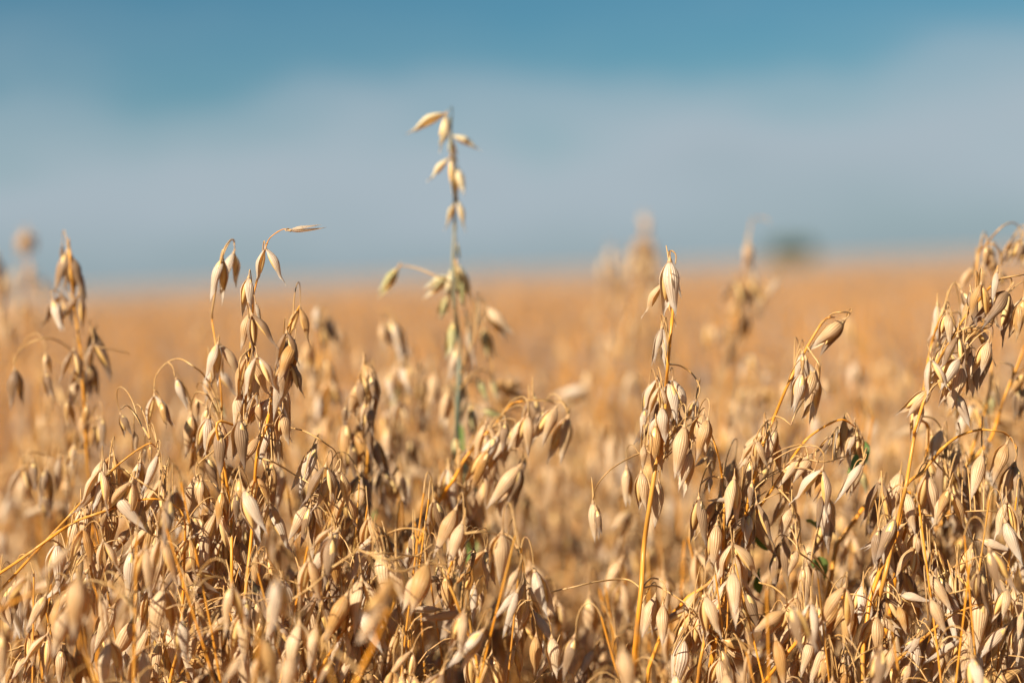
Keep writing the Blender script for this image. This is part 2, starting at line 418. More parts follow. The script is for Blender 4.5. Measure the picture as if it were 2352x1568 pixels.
hero('dark weathered oat plant at far left, its tip a tight drooping cluster against the sky', .90,
     'R1 640,1760 625,1500 600,1090 570,850 540,620 520,400 505,190',
     '''R1 495 295 450 620 cd; 530 330 575 640 cd; 565 400 645 690 sd; 460 240 455 400 sd; 390 650 485 890 cw; 110 1160 125 1460 fd
     340 1040 365 1220 cn; 335 1180 385 1380 cd; 700 880 610 1090 sd; 690 880 850 1270 sd; 690 960 740 1240 vd; 680 1000 660 1200 sd; 570 1170 530 1480 cn; 600 1190 640 1390 cd
     500 1390 520 1600 cy; 640 1420 630 1620 cy; 720 1490 730 1680 cn
     R5 130 320 110 530 od; 190 280 205 470 cd; 270 330 255 590 cd; 345 260 320 490 sw; 385 380 375 570 cn; 430 180 400 340 cn; 540 80 520 240 cy; 590 30 580 240 cd; 480 20 490 200 cn; 250 480 280 640 cd''',
     ['R1 600,1090 500,990 380,930 260,945 150,1010 108,1110', 'R5 420,250 300,250 200,230 150,250 128,300', 'R1 600,1100 640,1060 700,1000 780,1000 960,1040'], seed=1, col=5, colv=(600, 1250))
hero('oat plant with two pale spikelets hooked over its top, left of the right-pointing husk', .835,
     'R5 1320,1000 1300,700 1290,300 R1 1640,1560 1630,1300 1590,960 1565,780 1580,600',
     '''R1 1725 300 1680 590 fw; 1640 340 1590 690 cw; 1608 970 1550 1280 cw; 1620 975 1700 1300 on; 1605 1000 1620 1220 cy; 1300 1225 1395 1450 cw; 1140 1350 1175 1620 ow; 1190 1400 1260 1600 cy
     1405 1480 1410 1720 cn .0; 1525 1440 1500 1700 cn; 1450 1370 1455 1560 cn .03; 1605 1390 1660 1560 fg .05
     R5 1110 10 1110 270 cn; 1215 20 1190 270 on; 1200 260 1270 480 cd; 1240 150 1240 300 sn''',
     ['R1 1566,780 1572,690 1640,320 1690,215 1722,206 1736,285', 'R1 1700,1370 1520,1220 1420,1130 1325,1080 1230,1110 1150,1210 1138,1320', 'R1 1590,1530 1565,1400 1520,1340 1450,1325 1410,1400',
      'R1 1320,1085 1275,1140 1290,1210'], seed=2, col=5, colv=(800, 1250), rbase=.0009, rtop=.0003)
hero('oat plant whose wiry tip ends in one thin husk pointing right against the sky', .80,
     'R5 1350,1300 1345,900 1340,600 1300,300 1260,60 R2 120,1560 160,1300 172,1160 190,950 205,750 207,650 215,590 265,400 303,250 340,180 425,125 480,130',
     '''R2 480 132 750 100 sw; 300 265 340 560 ow; 175 480 140 780 cw; 228 670 265 830 sw; 180 745 175 1050 fn; 200 755 312 1060 od; 208 1155 205 1430 fn; 110 1330 95 1600 fn; 245 1290 80 1580 sw
     150 1480 160 1640 sn; 250 1400 240 1620 cn
     R5 1130 380 1080 600 fn; 1170 390 1195 610 cn; 1150 385 1140 600 cn; 1250 570 1240 780 cn; 1290 460 1300 690 cy; 1370 470 1350 650 cd; 1115 635 1170 890 fn; 1180 660 1215 900 fn .01
     1380 620 1380 880 sn; 1320 920 1370 1160 cn; 1120 600 1150 800 cn .03; 1170 540 1200 700 cy .03''',
     ['R2 155,985 115,1080 105,1200 110,1310', 'R5 1500,70 1430,75 1340,110 1240,220 1150,300 1140,370'], seed=3, col=8, colv=(780, 1350), rbase=.0009, rtop=.0002)
hero('dark red-stemmed oat plant with fat ribbed spikelets, right of the sky-pointing husk', .80,
     'R5 1400,1300 1430,1000 1470,600 1490,260 R2 310,1560 340,1380 390,1200 410,1150 445,950 465,850 550,690',
     '''R2 552 705 530 1000 oy .03; 455 925 420 1180 cd; 485 1090 350 1500 fn; 478 1110 490 1420 od; 500 1100 515 1300 cd
     R6 190 0 185 200 fn; 45 145 -80 330 fn; 110 80 85 320 cw; 125 190 135 290 cy; 150 130 185 300 cn; 378 195 255 480 cw; 440 310 400 580 od; 520 335 465 610 on; 555 480 550 710 on; 330 540 225 770 fn; 350 545 330 790 cd
     115 525 125 730 on; 95 840 90 1120 oy; 75 850 40 1050 cn; 40 370 60 570 oy
     R5 1415 450 1520 760 cw -.03; 1490 830 1470 1090 sn''',
     ['R6 20,75 90,72 170,75 240,88 310,105 380,140 440,180 495,225 520,320', 'R6 65,260 120,280 180,310 260,360 330,400 390,450 440,520 480,600 500,680', 'R6 55,290 90,330 105,420 115,510', 'R2 550,690 520,740 460,850 455,910'], seed=4, col=8, colv=(700, 1350), rtop=.0004)
hero('oat plant on the upper of two long thin stems slanting in from the left edge', .79,
     'R5 -160,1190 0,1030 150,870 270,740 400,600 480,510 590,395 700,290 800,215 870,178 905,200',
     '''R5 815 285 785 520 cw; 915 245 830 490 sw; 765 400 660 660 on; 770 410 690 690 on; 630 395 520 650 od; 820 540 770 800 cn; 620 540 560 700 cn; 450 610 430 860 cn; 485 675 460 930 oy; 600 745 640 960 on
     745 680 650 820 fn; 550 825 590 1080 fn; 632 855 625 1080 cn; 760 800 735 1080 cw; 855 880 790 1040 cn; 800 790 810 930 cn; 540 490 500 640 cn; 700 830 640 960 cn''',
     ['R5 700,330 640,340 625,385', 'R5 625,410 690,415 740,400', 'R5 560,420 650,330 720,330 775,370 860,430 960,530 1050,640', 'R5 270,740 320,745 380,800 400,900 415,980', 'R5 330,690 430,640 510,600 600,590 700,605'], seed=5, rbase=.0009, rtop=.00035)
hero('oat plant on the lower, flatter of two stems slanting in from the left edge', .785,
     'R5 -200,1060 0,930 120,850 330,700 430,635 520,600 640,560 760,520 860,500 960,510 1040,560 1065,600',
     '''R5 935 780 905 1090 cn; 880 770 870 950 cn; 1030 890 930 1080 sd; 930 380 920 600 fn .07; 1015 440 1030 700 cn .07; 870 190 870 310 cy .05; 780 110 790 240 cn .05; 700 10 755 150 cd .05; 840 200 835 300 cd .05
     980 430 960 620 cy .08; 820 850 800 1000 fn; 900 620 880 760 sn .04''',
     ['R5 1065,690 1000,685 950,700 938,760', 'R5 870,150 790,20 740,-40 700,-20', 'R5 1010,400 960,320 940,330 932,370'], seed=6, rbase=.0009, rtop=.0004)
hero('oat plant at lower left with large blurred spikelets in front of the others', .68,
     'R5 560,1568 500,1400 480,1250 430,1010 330,1010 160,1060 -60,1170',
     '''R5 410 780 225 980 sn; 455 960 460 1300 fn; 385 1150 300 1440 fn .03; 660 1125 530 1370 fn .1; 765 1210 650 1480 fn .1; 265 1060 180 1290 cn .09; 300 1080 290 1180 cy .09; 165 950 60 1200 on .06; 390 1040 350 1160 cn .1; 520 1000 530 1200 cn .09
     10 1280 20 1560 cn .02; 80 1150 150 1340 sd .04''',
     ['R5 430,1000 560,990 660,1000 730,1060 790,1120 790,1170 765,1200', 'R5 160,820 200,870 240,1000 270,1050'], seed=7, rbase=.0008)
hero('slightly soft oat plant with one fat spikelet low on its dark stem, left of centre', .875,
     'R6 650,1300 655,1000 655,650 668,450 680,300 690,100 R2 1050,1500 1060,1350 1045,1200',
     '''R2 1032 1095 1110 1470 fn; 985 1255 930 1540 cn; 1095 1180 1060 1560 cd; 1075 1200 1130 1400 cd; 1000 1240 1020 1500 cd
     R6 655 410 645 640 fn; 670 420 685 650 cd; 550 60 555 380 cn; 630 80 640 400 cy; 590 170 585 400 cd; 690 10 700 300 sd; 665 -60 640 100 cn; 555 -40 540 90 cd''',
     ['R2 1045,1200 1030,1130 1032,1050'], seed=8, col=14, colv=(640, 1350))
hero('blurred oat plant with a round cream spikelet, directly left of the tall half-green plant', 1.0,
     'R6 880,700 870,400 R2 1270,1560 1290,1400 1310,1200 1320,1050 1290,900',
     '''R2 1160 815 1195 1030 fn; 1225 795 1345 1080 cw; 1190 820 1280 1060 cd; 1250 1200 1150 1430 cn; 1180 740 1175 820 sd; 1330 1100 1310 1300 cd; 1350 1130 1360 1330 cn; 1240 1180 1250 1500 cg .05; 1560 1230 1540 1400 cn; 1620 1280 1660 1460 cn; 1500 1320 1480 1540 cn; 1430 1100 1440 1200 cw
     R6 800 80 820 300 cn; 860 130 840 330 cn; 930 150 950 340 cd; 1000 50 1010 240 cn''', seed=9, col=10, colv=(620, 1150), detailed=False)
hero('tall half-green oat plant rising alone high above the field against the sky', .935,
     'R0 1062,1500 1056,1250 1052,1050 1050,960 1055,860 1054,780 1044,700 1040,600 1044,520 1042,400 1034,270',
     '''R0 1024 262 966 334 vt; 1036 312 1082 370 vt; 1033 363 1008 438 ot; 1050 388 1056 466 ft; 1050 460 1044 538 ot
     1048 605 1056 722 ot; 1044 608 1040 700 cg; 1060 640 1066 715 sg; 1030 635 964 678 ct; 1026 636 985 668 cg; 914 616 864 684 cg; 1026 680 1008 738 cg; 1030 690 1020 730 sg
     1118 706 1176 786 cn .02; 1122 712 1165 775 sw .02; 1110 755 1132 832 cg .05; 1132 870 1140 922 cg .05; 1056 868 1072 925 sg; 1098 868 1122 932 cg; 1060 870 1045 915 cg; 1108 940 1165 966 cg; 1050 560 1056 600 sg; 1075 760 1090 850 sw .03; 1040 740 1030 830 cg; 1062 900 1050 990 cn; 1080 930 1090 1010 cg; 1030 900 1010 990 cn; 1050 1000 1046 1080 cg; 1070 1060 1075 1150 cg; 1035 1080 1020 1170 cn; 1085 1110 1100 1200 cg; 1050 800 1040 880 cw''',
     ['R0 1040,650 1000,632 960,616 925,610 914,616', 'R0 1056,860 1080,800 1100,740 1118,706', 'R0 1056,900 1085,860 1110,850 1132,866'], rbase=.0019, rtop=.0007, green=('R0 1045,1180 1052,1080 1058,960', 'R0 840,1260 850,1200 862,1170', 'R0 1070,1290 1085,1230 1078,1190'), smat='greenstem', seed=10, col=0)
hero('soft-focus oat plant on a curved orange stem arching right from the centre, drooping spikelets', .865,
     'R6 600,1600 760,1300 860,1020 950,820 1040,620 1110,490 1180,390 1240,280 1300,200 1370,120 1430,60 R7 60,-45 120,-65 190,-75',
     '''R6 1380 215 1250 460 cy; 1440 130 1310 430 cw; 1500 160 1480 300 cy; 1565 310 1390 560 fn; 1570 320 1500 570 cd; 1410 240 1350 500 cn; 1590 250 1570 400 cd
     R7 395 25 305 320 fn; 325 -30 190 200 cn; 160 15 130 260 fn; 75 100 -50 300 cn; 130 40 60 240 cn; 30 60 20 240 cd; 250 -20 170 190 cd''',
     ['R7 60,-45 190,-75 300,-70 380,-45 395,10', 'R7 190,-75 280,-66 330,-40', 'R6 1190,390 1240,440 1250,560 1230,630'], seed=11, col=8, colv=(900, 1300), rbase=.0016, rtop=.0004)
hero('sharp oat plant with the thickest bright orange stalk, right of centre', .80,
     'R7 740,1700 765,1560 795,1250 820,1020 835,780 865,560 900,330 918,150 930,0 R3 842,1500 857,1300 867,1150 895,850 908,690 895,560 885,400',
     '''R3 884 358 866 810 cw; 884 358 966 645 sw; 900 480 915 580 sd; 838 520 800 830 on; 826 850 745 1130 sw; 826 850 862 1170 sw; 815 870 785 1070 cy; 838 870 850 1060 cy; 822 990 815 1100 sd
     730 1280 700 1510 fw .03; 812 1285 790 1560 on; 800 1340 740 1600 cd; 1080 1375 1020 1580 fw .03
     R7 835 190 825 340 fn; 820 345 825 590 fn; 735 320 740 560 cn .05; 922 405 903 670 fn; 540 520 565 760 fn .02; 560 560 590 720 cd .02; 1040 5 1000 200 fn .02; 1070 80 1020 390 fn; 1105 230 1048 490 fn; 1085 95 1090 230 cd; 1060 155 1025 380 fn
     1180 10 1110 230 fn; 1205 40 1150 290 fn; 1220 200 1240 380 cn .03; 1200 260 1120 320 cw .03; 900 1065 850 1320 fn; 945 1115 950 1370 fn; 840 -20 820 150 cw .02; 860 60 790 200 cd .03''',
     ['R3 885,360 875,300 905,285 930,320 925,380', 'R7 925,225 860,225 800,240 700,290 620,350 560,430 542,500', 'R7 925,215 960,170 1000,110 1040,70 1075,30 1110,30 1150,20', 'R3 880,1110 960,1130 1050,1190 1105,1290 1090,1370',
      'R7 805,1000 760,975 700,965 560,980 430,1010 300,1040 200,1080 110,1125', 'R7 845,1005 900,1003 960,1030 1040,1080 1110,1130 1160,1200 1230,1290 1270,1320', 'R7 840,1000 870,965 930,970 965,1030 950,1100', 'R7 928,230 932,300 924,400'], seed=12, col=7, colv=(700, 1120), rbase=.0015, rtop=.0007)
hero('oat plant low right of the bright orange stalk with a wide-open spikelet showing yellow grain', .795,
     'R7 1100,1750 1140,1600 1170,1400 1210,1250 1250,1150 1290,1120',
     '''R7 1290 1320 1500 1390 cy; 1290 1330 1540 1480 cn; 1285 1370 1385 1560 cd; 1140 1465 1110 1620 on; 1275 1430 1250 1640 fn; 1210 1560 1190 1700 cy; 1355 1190 1340 1320 oy .04; 1200 1240 1120 1380 fy .05; 1040 1180 1000 1330 fy .1; 960 1480 930 1640 fy .08; 1050 1500 1060 1680 cy .05''',
     ['R7 1210,1250 1250,1300 1290,1325', 'R7 1290,1120 1200,1130 1120,1190 1050,1300 1000,1400'], seed=13, rbase=.0013)
hero('oat plant right of the bright orange stalk with a narrow dark grey closed spikelet', .81,
     'R7 1200,1600 1240,1400 1280,1150 1292,900 1297,700 1302,500 1290,380 1270,260 1230,130',
     '''R7 1155 495 1150 785 cd; 1345 500 1195 518 sw; 1258 648 1214 922 fn; 1225 375 1190 480 cw; 1485 165 1430 345 on; 1487 165 1520 350 cn; 1470 200 1480 330 cy; 1450 270 1495 500 cn; 1440 385 1412 640 fn; 1462 400 1450 560 cd; 1452 590 1445 800 cw; 1415 600 1400 700 cw''',
     ['R7 1290,360 1230,370 1170,410 1155,480', 'R7 1400,490 1370,495 1345,500 1300,550 1270,600 1260,640', 'R7 1596,20 1540,60 1500,110 1485,160'], seed=14, col=8, colv=(960, 1400), rtop=.0005)
hero('oat plant on a slanting orange stem topped by one plump spikelet pointing down left', .815,
     'R7 1180,1700 1260,1250 1330,1000 1390,740 R4 -60,1780 0,1620 50,1500 160,1240 290,990 400,810 450,775 490,772',
     '''R4 562 792 285 1030 fn; 560 800 350 1030 cd; 255 1035 163 1330 sw; 258 1035 245 1320 cw; 250 1050 262 1200 cy; 340 1180 250 1415 fn; 345 1190 310 1560 fn; 330 1400 270 1568 cn; 415 1220 410 1400 fn .2
     R8 155 100 90 335 cn; 425 330 340 600 ow; 430 335 380 530 cy; 440 480 470 765 fw; 420 480 405 690 sd; 240 560 170 720 fn; 265 570 290 700 fn .03; 40 165 20 320 cn; 60 180 70 350 cy''',
     ['R4 400,810 470,750 540,735 605,742 580,780', 'R4 280,1020 330,1050 380,1130 380,1230', 'R4 50,1495 110,1520 170,1568'], seed=15, col=6, colv=(760, 1350), rbase=.0013, rtop=.0005)
hero('oat plant with spikelets along one arching stem, left of the big ribbed right-hand cluster', .82,
     'R8 -150,900 -60,700 30,590 150,420 240,280 330,160 430,85 540,40 620,85',
     '''R8 490 125 425 235 fn; 470 140 390 260 cd; 555 65 535 330 cw; 612 135 570 265 fw; 662 290 565 515 sn; 655 295 490 530 sw; 365 240 232 405 fn; 285 270 148 440 cn; 380 330 330 430 cn; 600 340 540 480 cd; 640 330 700 470 cg .06; 650 200 700 330 cg .08
     280 800 195 960 fn; 335 880 340 1120 fn; 150 820 160 1040 cd; 310 900 300 1100 cn; 250 650 230 780 cn''',
     ['R8 330,290 420,285 520,265 600,240 660,240 668,280', 'R8 180,460 240,520 290,640 300,760', 'R8 180,755 280,790 360,860 450,950 540,1050 620,1120'], seed=16, col=6, colv=(900, 1500), green=('R8 560,430 600,330 660,210 640,170', 'R8 450,700 380,660 330,620', 'R8 380,850 420,900 440,980', 'R8 20,620 70,720 110,800', 'R7 1480,600 1520,700 1540,760', 'R7 1500,900 1480,980 1510,1050'))
hero('tall oat plant at right whose stem bends over a cluster of big ribbed spikelets', .80,
     'R8 640,1650 700,1350 730,1180 790,940 830,760 870,600 910,430 935,280 960,130 R4 1085,1600 1180,1300 1250,1110 1340,960 1440,790 1560,640 1650,540 1720,490 1790,480',
     '''R4 1768 580 1518 845 fd; 1770 580 1590 950 od; 1572 855 1268 905 sw; 1572 857 1290 952 cn; 1560 865 1380 935 cy; 1880 640 1755 945 cn; 1885 640 1838 955 cy; 1875 660 1805 910 cy; 1627 950 1530 1230 fn; 1640 980 1530 1300 cd; 1427 1110 1290 1470 fn; 1497 1045 1430 1365 fn; 1530 1070 1490 1360 cd; 1480 970 1440 1110 fn; 1412 1080 1180 1320 cw
     1200 1310 955 1512 cn; 1375 1330 1520 1575 cw; 1320 740 1300 1000 fn; 1345 780 1350 900 cw; 1300 990 1210 1180 cd; 1410 840 1390 1010 cn''',
     ['R4 1440,790 1480,850 1560,860 1620,850 1655,820 1600,800', 'R4 1650,540 1740,480 1797,490 1785,560', 'R4 1800,475 1850,465 1900,470 1890,600', 'R4 1250,1110 1330,1040 1420,1030', 'R4 1470,950 1440,1050 1400,1120'], seed=17, col=13, colv=(640, 1400), rbase=.0013, rtop=.0005)
hero('slim-stemmed oat plant behind the big right-hand cluster, one narrow spikelet nodding at its top', .84,
     'R8 760,1400 820,1150 880,780 1000,400 1040,100 R4 1120,1500 1160,1250 1200,1000 1240,860 1280,760 1312,720',
     '''R4 1432 590 1590 830 cd; 1330 730 1290 960 fn; 1370 840 1350 1000 cw; 1290 900 1240 1060 fn; 1230 1200 1210 1330 fy
     R8 1120 100 1040 290 cw; 1212 180 1190 390 fn; 1150 200 1160 370 cd; 1040 350 1010 510 cd; 1130 370 1060 480 fd; 1230 280 1240 460 fd; 940 500 905 720 fy; 985 530 1062 765 cn; 1100 260 1080 400 cn''',
     ['R4 1312,715 1345,560 1390,515 1430,580', 'R4 1320,730 1400,735 1430,790', 'R8 1050,60 1080,40 1140,150 1160,260 1158,430', 'R8 1215,60 1225,110 1214,170'], seed=18, col=9, colv=(640, 1350), rbase=.0013, rtop=.00045)
hero('oat plant at the right edge, three plump spikelets hanging from its wide level arch', .81,
     'R8 860,700 890,520 920,410 1000,350 1060,280 1130,200 1220,135 1330,100 1410,103 1490,120 1545,190 1555,250',
     '''R8 1352 245 1280 520 fn; 1495 180 1388 415 fn; 1535 300 1445 560 fn; 1545 305 1500 570 cd; 1375 150 1390 250 fd .05; 1155 445 1078 645 cy; 1165 455 1160 720 on; 1140 600 1130 670 cd; 1310 430 1380 560 cd .04; 1370 380 1340 560 cn .04
     1585 650 1530 885 on; 1600 660 1600 830 cy; 1345 740 1530 812 cw; 752 680 712 905 cd; 755 680 802 940 fd; 745 760 750 870 cd; 890 655 635 805 sw; 870 660 790 740 fn; 740 900 730 1110 fn''',
     ['R8 915,415 870,415 800,480 760,560 750,660', 'R8 1045,620 1120,600 1200,580 1300,570 1400,570 1500,582 1580,610', 'R8 1335,105 1350,150 1352,230', 'R8 1150,330 1160,380 1156,440', 'R8 1490,110 1500,130 1496,170', 'R8 1200,690 1280,720 1340,738'], seed=19, rbase=.0012, rtop=.00035)
hero('oat plant at lower right with level golden branches and many overlapping spikelets', .79,
     'R8 700,1750 730,1600 800,1500 900,1400 1000,1320 1100,1230 1180,1170 1250,1140 1340,1112 1420,1105',
     '''R8 1048 940 1165 1170 fn; 1080 950 1220 1145 cd; 1055 1080 1135 1285 fn; 875 1055 1055 1125 fw; 655 1000 620 1245 cw; 592 1120 568 1385 fy; 740 1180 680 1435 fn; 742 1180 650 1450 cd; 745 1170 895 1285 fn; 870 1120 925 1310 fy; 890 1120 840 1200 cd
     1343 1050 1318 1430 cn; 1500 1020 1430 1230 fn; 1440 960 1520 1060 fn; 1270 1260 1190 1500 cn; 1275 1262 1260 1560 fn; 1490 1240 1308 1430 cw; 1222 1320 1015 1465 sw; 990 1300 900 1425 fw; 840 1360 770 1568 fn; 750 1450 670 1568 fn; 1122 1400 1080 1590 fn; 1560 1230 1530 1480 fn; 930 1460 870 1600 fn
     980 690 930 860 fn .03; 960 780 880 1020 on .02; 1080 780 1095 940 oy .03; 1035 780 1045 900 fn .04; 800 1300 770 1420 fy .02; 960 1320 880 1380 fw; 1400 1170 1380 1300 cy; 1590 1150 1560 1330 cn''',
     ['R8 1100,950 1200,890 1270,860 1340,835 1430,870 1500,930 1560,1100', 'R8 330,1270 440,1150 560,1060 640,1060 700,1090 742,1160', 'R8 1000,1060 1100,1055 1200,1040 1300,1022 1420,1090', 'R8 990,600 1000,720 1020,850 1050,920', 'R8 930,1220 1010,1200 1040,1200 1030,1100',
      'R8 745,1150 780,1050 830,1050 880,1110'], seed=20, rbase=.0011, rtop=.0004)
hero('oat plant on a long slanting stem at bottom right, left of the level golden branches', .785,
     'R8 60,1600 200,1420 330,1270 440,1150 560,1060 600,1055',
     '''R8 205 1150 15 1325 fn; 130 1150 40 1310 fd; 232 1250 85 1480 fn; 362 1310 268 1535 fn; 432 1370 350 1600 fn; 275 1430 230 1600 fn; 560 1510 540 1640 fy; 440 1420 400 1600 cy; 240 1330 130 1500 fn; 330 1530 300 1640 cn''',
     ['R8 60,985 140,1010 210,1070 220,1110 205,1140', 'R8 240,1380 300,1310 340,1260 400,1270 430,1350', 'R8 480,1600 560,1500 640,1410 750,1350'], seed=21, rbase=.0012, rtop=.0005)
hero('soft oat plant at the right edge, its curled tip reaching above the horizon', .90,
     'R8 1200,500 R4 1640,1300 1600,900 1560,640 1540,450 1560,300 1600,240 1640,200',
     '''R4 1865 190 1740 400 fn; 1875 200 1800 400 cd; 1612 250 1600 430 cn; 1650 260 1640 400 cd; 1705 420 1660 585 fn; 1720 430 1760 560 cd; 1580 420 1560 560 cy; 1530 350 1510 500 sd; 1900 250 1880 430 cn''',
     ['R4 1640,220 1700,130 1760,85 1820,78 1865,130 1868,185', 'R4 1590,230 1650,230 1710,280 1725,380'], seed=22, col=6, colv=(560, 1100), detailed=False)
hero('soft orange-stemmed oat plant leaning right off the right edge with a yellow spikelet', .88,
     'R8 1180,400 R4 1620,1700 1690,1540 1750,1350 1820,1180 1889,1000 1950,850',
     '''R4 1885 1190 1785 1380 cy; 1860 1290 1840 1560 cd; 1900 1290 1890 1500 fn; 1650 1340 1600 1550 cg .06; 1640 1310 1670 1400 fw .06; 1390 1420 1340 1568 oy; 1480 1380 1500 1540 cn .1; 1430 1430 1420 1568 fn''',
     ['R4 1889,1180 1800,1130 1700,1100'], seed=23, rbase=.0014, detailed=False)
hero('blurred oat plant right of the bright orange stalk, cream spikelets stacked to the horizon', 1.12,
     'R3 1270,1700 1290,1450 1330,1100 1350,850 1370,700 1420,480 1460,250',
     '''R3 1465 215 1460 440 fw; 1480 400 1530 580 sw; 1430 510 1400 730 cy; 1545 590 1530 790 fn; 1560 610 1540 800 cd; 1695 480 1590 660 sw; 1370 880 1360 1010 fw; 1450 620 1440 760 cd; 1480 570 1500 720 cn; 1360 980 1380 1080 cn
     1640 1280 1600 1480 fy; 1600 1180 1580 1260 fw; 1370 1380 1340 1560 fn; 1690 1430 1720 1560 cn; 1500 1300 1500 1500 cn; 1430 1280 1420 1500 cd; 1560 1280 1560 1480 cn''',
     ['R3 1330,1100 1400,1090 1500,1080 1600,1100 1650,1180', 'R3 1600,620 1560,560 1540,580', 'R3 1460,250 1490,60 1540,40 1600,50 1620,80'], seed=24, col=9, colv=(560, 1150), rtop=.0006, detailed=False)
hero('strongly blurred tall oat plant, cream tip above the horizon left of the sharp stalk', 1.65,
     'R3 650,1600 640,1300 650,900 690,600 700,300 690,60',
     '''R3 680 20 680 130 fw; 710 30 700 210 fn; 730 200 760 420 fd; 770 260 780 480 cd; 640 250 640 430 cn; 740 330 740 520 cd; 430 290 450 410 fw; 400 380 420 500 cd; 320 730 290 880 fw; 700 620 700 760 fn; 620 330 600 520 cn; 540 520 520 700 cd; 450 900 460 1100 cd; 330 900 300 1080 cd; 640 820 660 960 cy
     580 1000 590 1180 cn; 430 950 450 1250 cw; 370 1100 390 1300 cd; 800 600 790 760 cn; 560 300 560 460 cw''',
     ['R3 700,450 600,300 480,260 430,280'], seed=25, col=17, colv=(500, 1000), rtop=.0007, detailed=False)
hero('strongly blurred oat plant with one pale tip above the horizon at far left', 1.5,
     'R0 75,1000 72,800 66,650 60,570', '''R0 60 528 56 592 fn; 72 535 80 585 fw; 45 540 40 585 cn; 70 610 60 680 cn; 30 620 28 690 cn; 95 640 100 700 cn; 50 690 50 760 cn; 90 730 96 790 cd''', seed=26, col=2, colv=(560, 950), rtop=.0008, detailed=False)
hero('strongly blurred dark oat plant cut by the left edge at the horizon', 1.25,
     'R0 -5,1000 -8,800 -10,640', '''R0 -4 600 -2 680 fd; -14 580 -10 650 cd; 6 640 8 710 cd; -6 700 0 780 cn; 18 740 20 810 cn''', seed=27, col=2, colv=(600, 900), rtop=.0006, detailed=False)
hero('soft oat plant with a single pale spikelet behind the fat ribbed ones, left of centre', 1.02,
     'R0 745,1200 740,1000 735,850 728,740',
     '''R2 680 695 670 880 fw; 700 760 690 900 cd; 660 1165 670 1370 fn; 620 1085 590 1230 cn; 690 1200 690 1400 cn; 770 1240 760 1400 fn; 820 1300 810 1440 fd; 560 1240 560 1400 cn; 610 1470 560 1600 fy; 640 1440 650 1600 cn; 540 1060 550 1200 cw''', seed=28, col=10, colv=(700, 1150), detailed=False)
hero('tangled oat plant at lower centre with level branches and one small white husk', .76,
     'R6 1330,1750 1320,1500 1290,1350 1200,1100 1150,960 1190,800',
     '''R6 1195 560 1095 850 fn .02; 1232 640 1170 910 fn .02; 1480 770 1420 955 on .06; 1300 785 1290 910 cd .06; 1365 800 1290 1010 on .05; 1370 805 1400 1020 cn .05; 1555 910 1480 1070 fn; 1550 1030 1405 1225 sw; 1552 1035 1465 1315 sw; 1300 990 1305 1245 sw .04; 1275 925 1190 1060 oy .04; 1160 960 1088 1145 cn .04; 1000 925 900 1150 fn
     1240 1155 1180 1420 fn -.03; 1350 1265 1175 1510 cw -.03; 940 1380 850 1600 on; 1105 960 870 990 sd .03; 1235 1160 960 1215 sn; 1100 1140 880 1145 sw .02; 945 700 935 860 cd .05; 815 750 900 890 sd .05; 1240 770 1170 970 cn .03; 1010 760 1000 860 cd .05; 1350 1040 1320 1160 fn .03''',
     ['R6 480,895 600,815 720,740 850,680 930,670 1010,690 1020,740', 'R6 690,885 800,850 950,830 1080,870 1180,950', 'R6 680,905 850,920 1000,880 1150,880', 'R6 1250,700 1340,690 1440,705 1530,750 1570,850', 'R6 250,1080 380,990 480,890 560,840 640,770', 'R6 665,830 760,815 860,815 960,830 1060,760'], seed=29, rbase=.001, detailed=True)
hero('golden out-of-focus oat plant close to the lens at bottom centre', .655,
     'R6 560,1700 640,1500 740,1300 800,1150 830,1040 845,980',
     '''R6 825 955 700 1170 fy; 815 1020 640 1230 fn; 800 1050 700 1280 fy; 625 970 600 1160 fn .1; 740 1180 620 1350 fn; 160 965 190 1270 fw .01''',
     ['R6 830,1060 900,960 860,900 830,930', 'R6 640,1500 450,1350 280,1230 160,1100 150,990'], seed=30, rbase=.0011)
hero('oat plant at the bottom left of centre with fat spikelets resting near the frame edge', .77,
     'R6 280,1800 360,1600 430,1450 520,1300 600,1200 640,1120',
     '''R6 385 1240 330 1490 fn -.03; 448 1260 430 1410 fy; 528 1085 500 1365 fy; 410 1140 365 1255 fy .02; 600 1350 505 1580 fn; 782 1250 700 1410 fn; 752 1390 730 1550 cn; 235 1330 165 1540 fn; 285 1390 270 1500 cw; 150 1380 70 1580 fn -.06; 330 1500 300 1620 fy; 470 1450 400 1620 cd -.05; 505 690 345 1000 cw; 468 675 388 865 on; 470 720 430 1030 cd; 515 970 470 1100 cy .03; 700 960 680 1080 cy .04; 640 850 610 980 cn .04; 725 970 700 1080 ow .04; 875 1080 860 1200 cy .04; 905 930 850 1010 oy .03
     240 1180 300 1100 cn .02; 340 1160 250 1290 cd''',
     ['R6 130,940 200,965 300,1000 380,1050 420,1130', 'R6 0,1420 130,1230 250,1090 300,1030', 'R6 500,1040 550,1070 580,1150 590,1230'], seed=31, rbase=.0013)
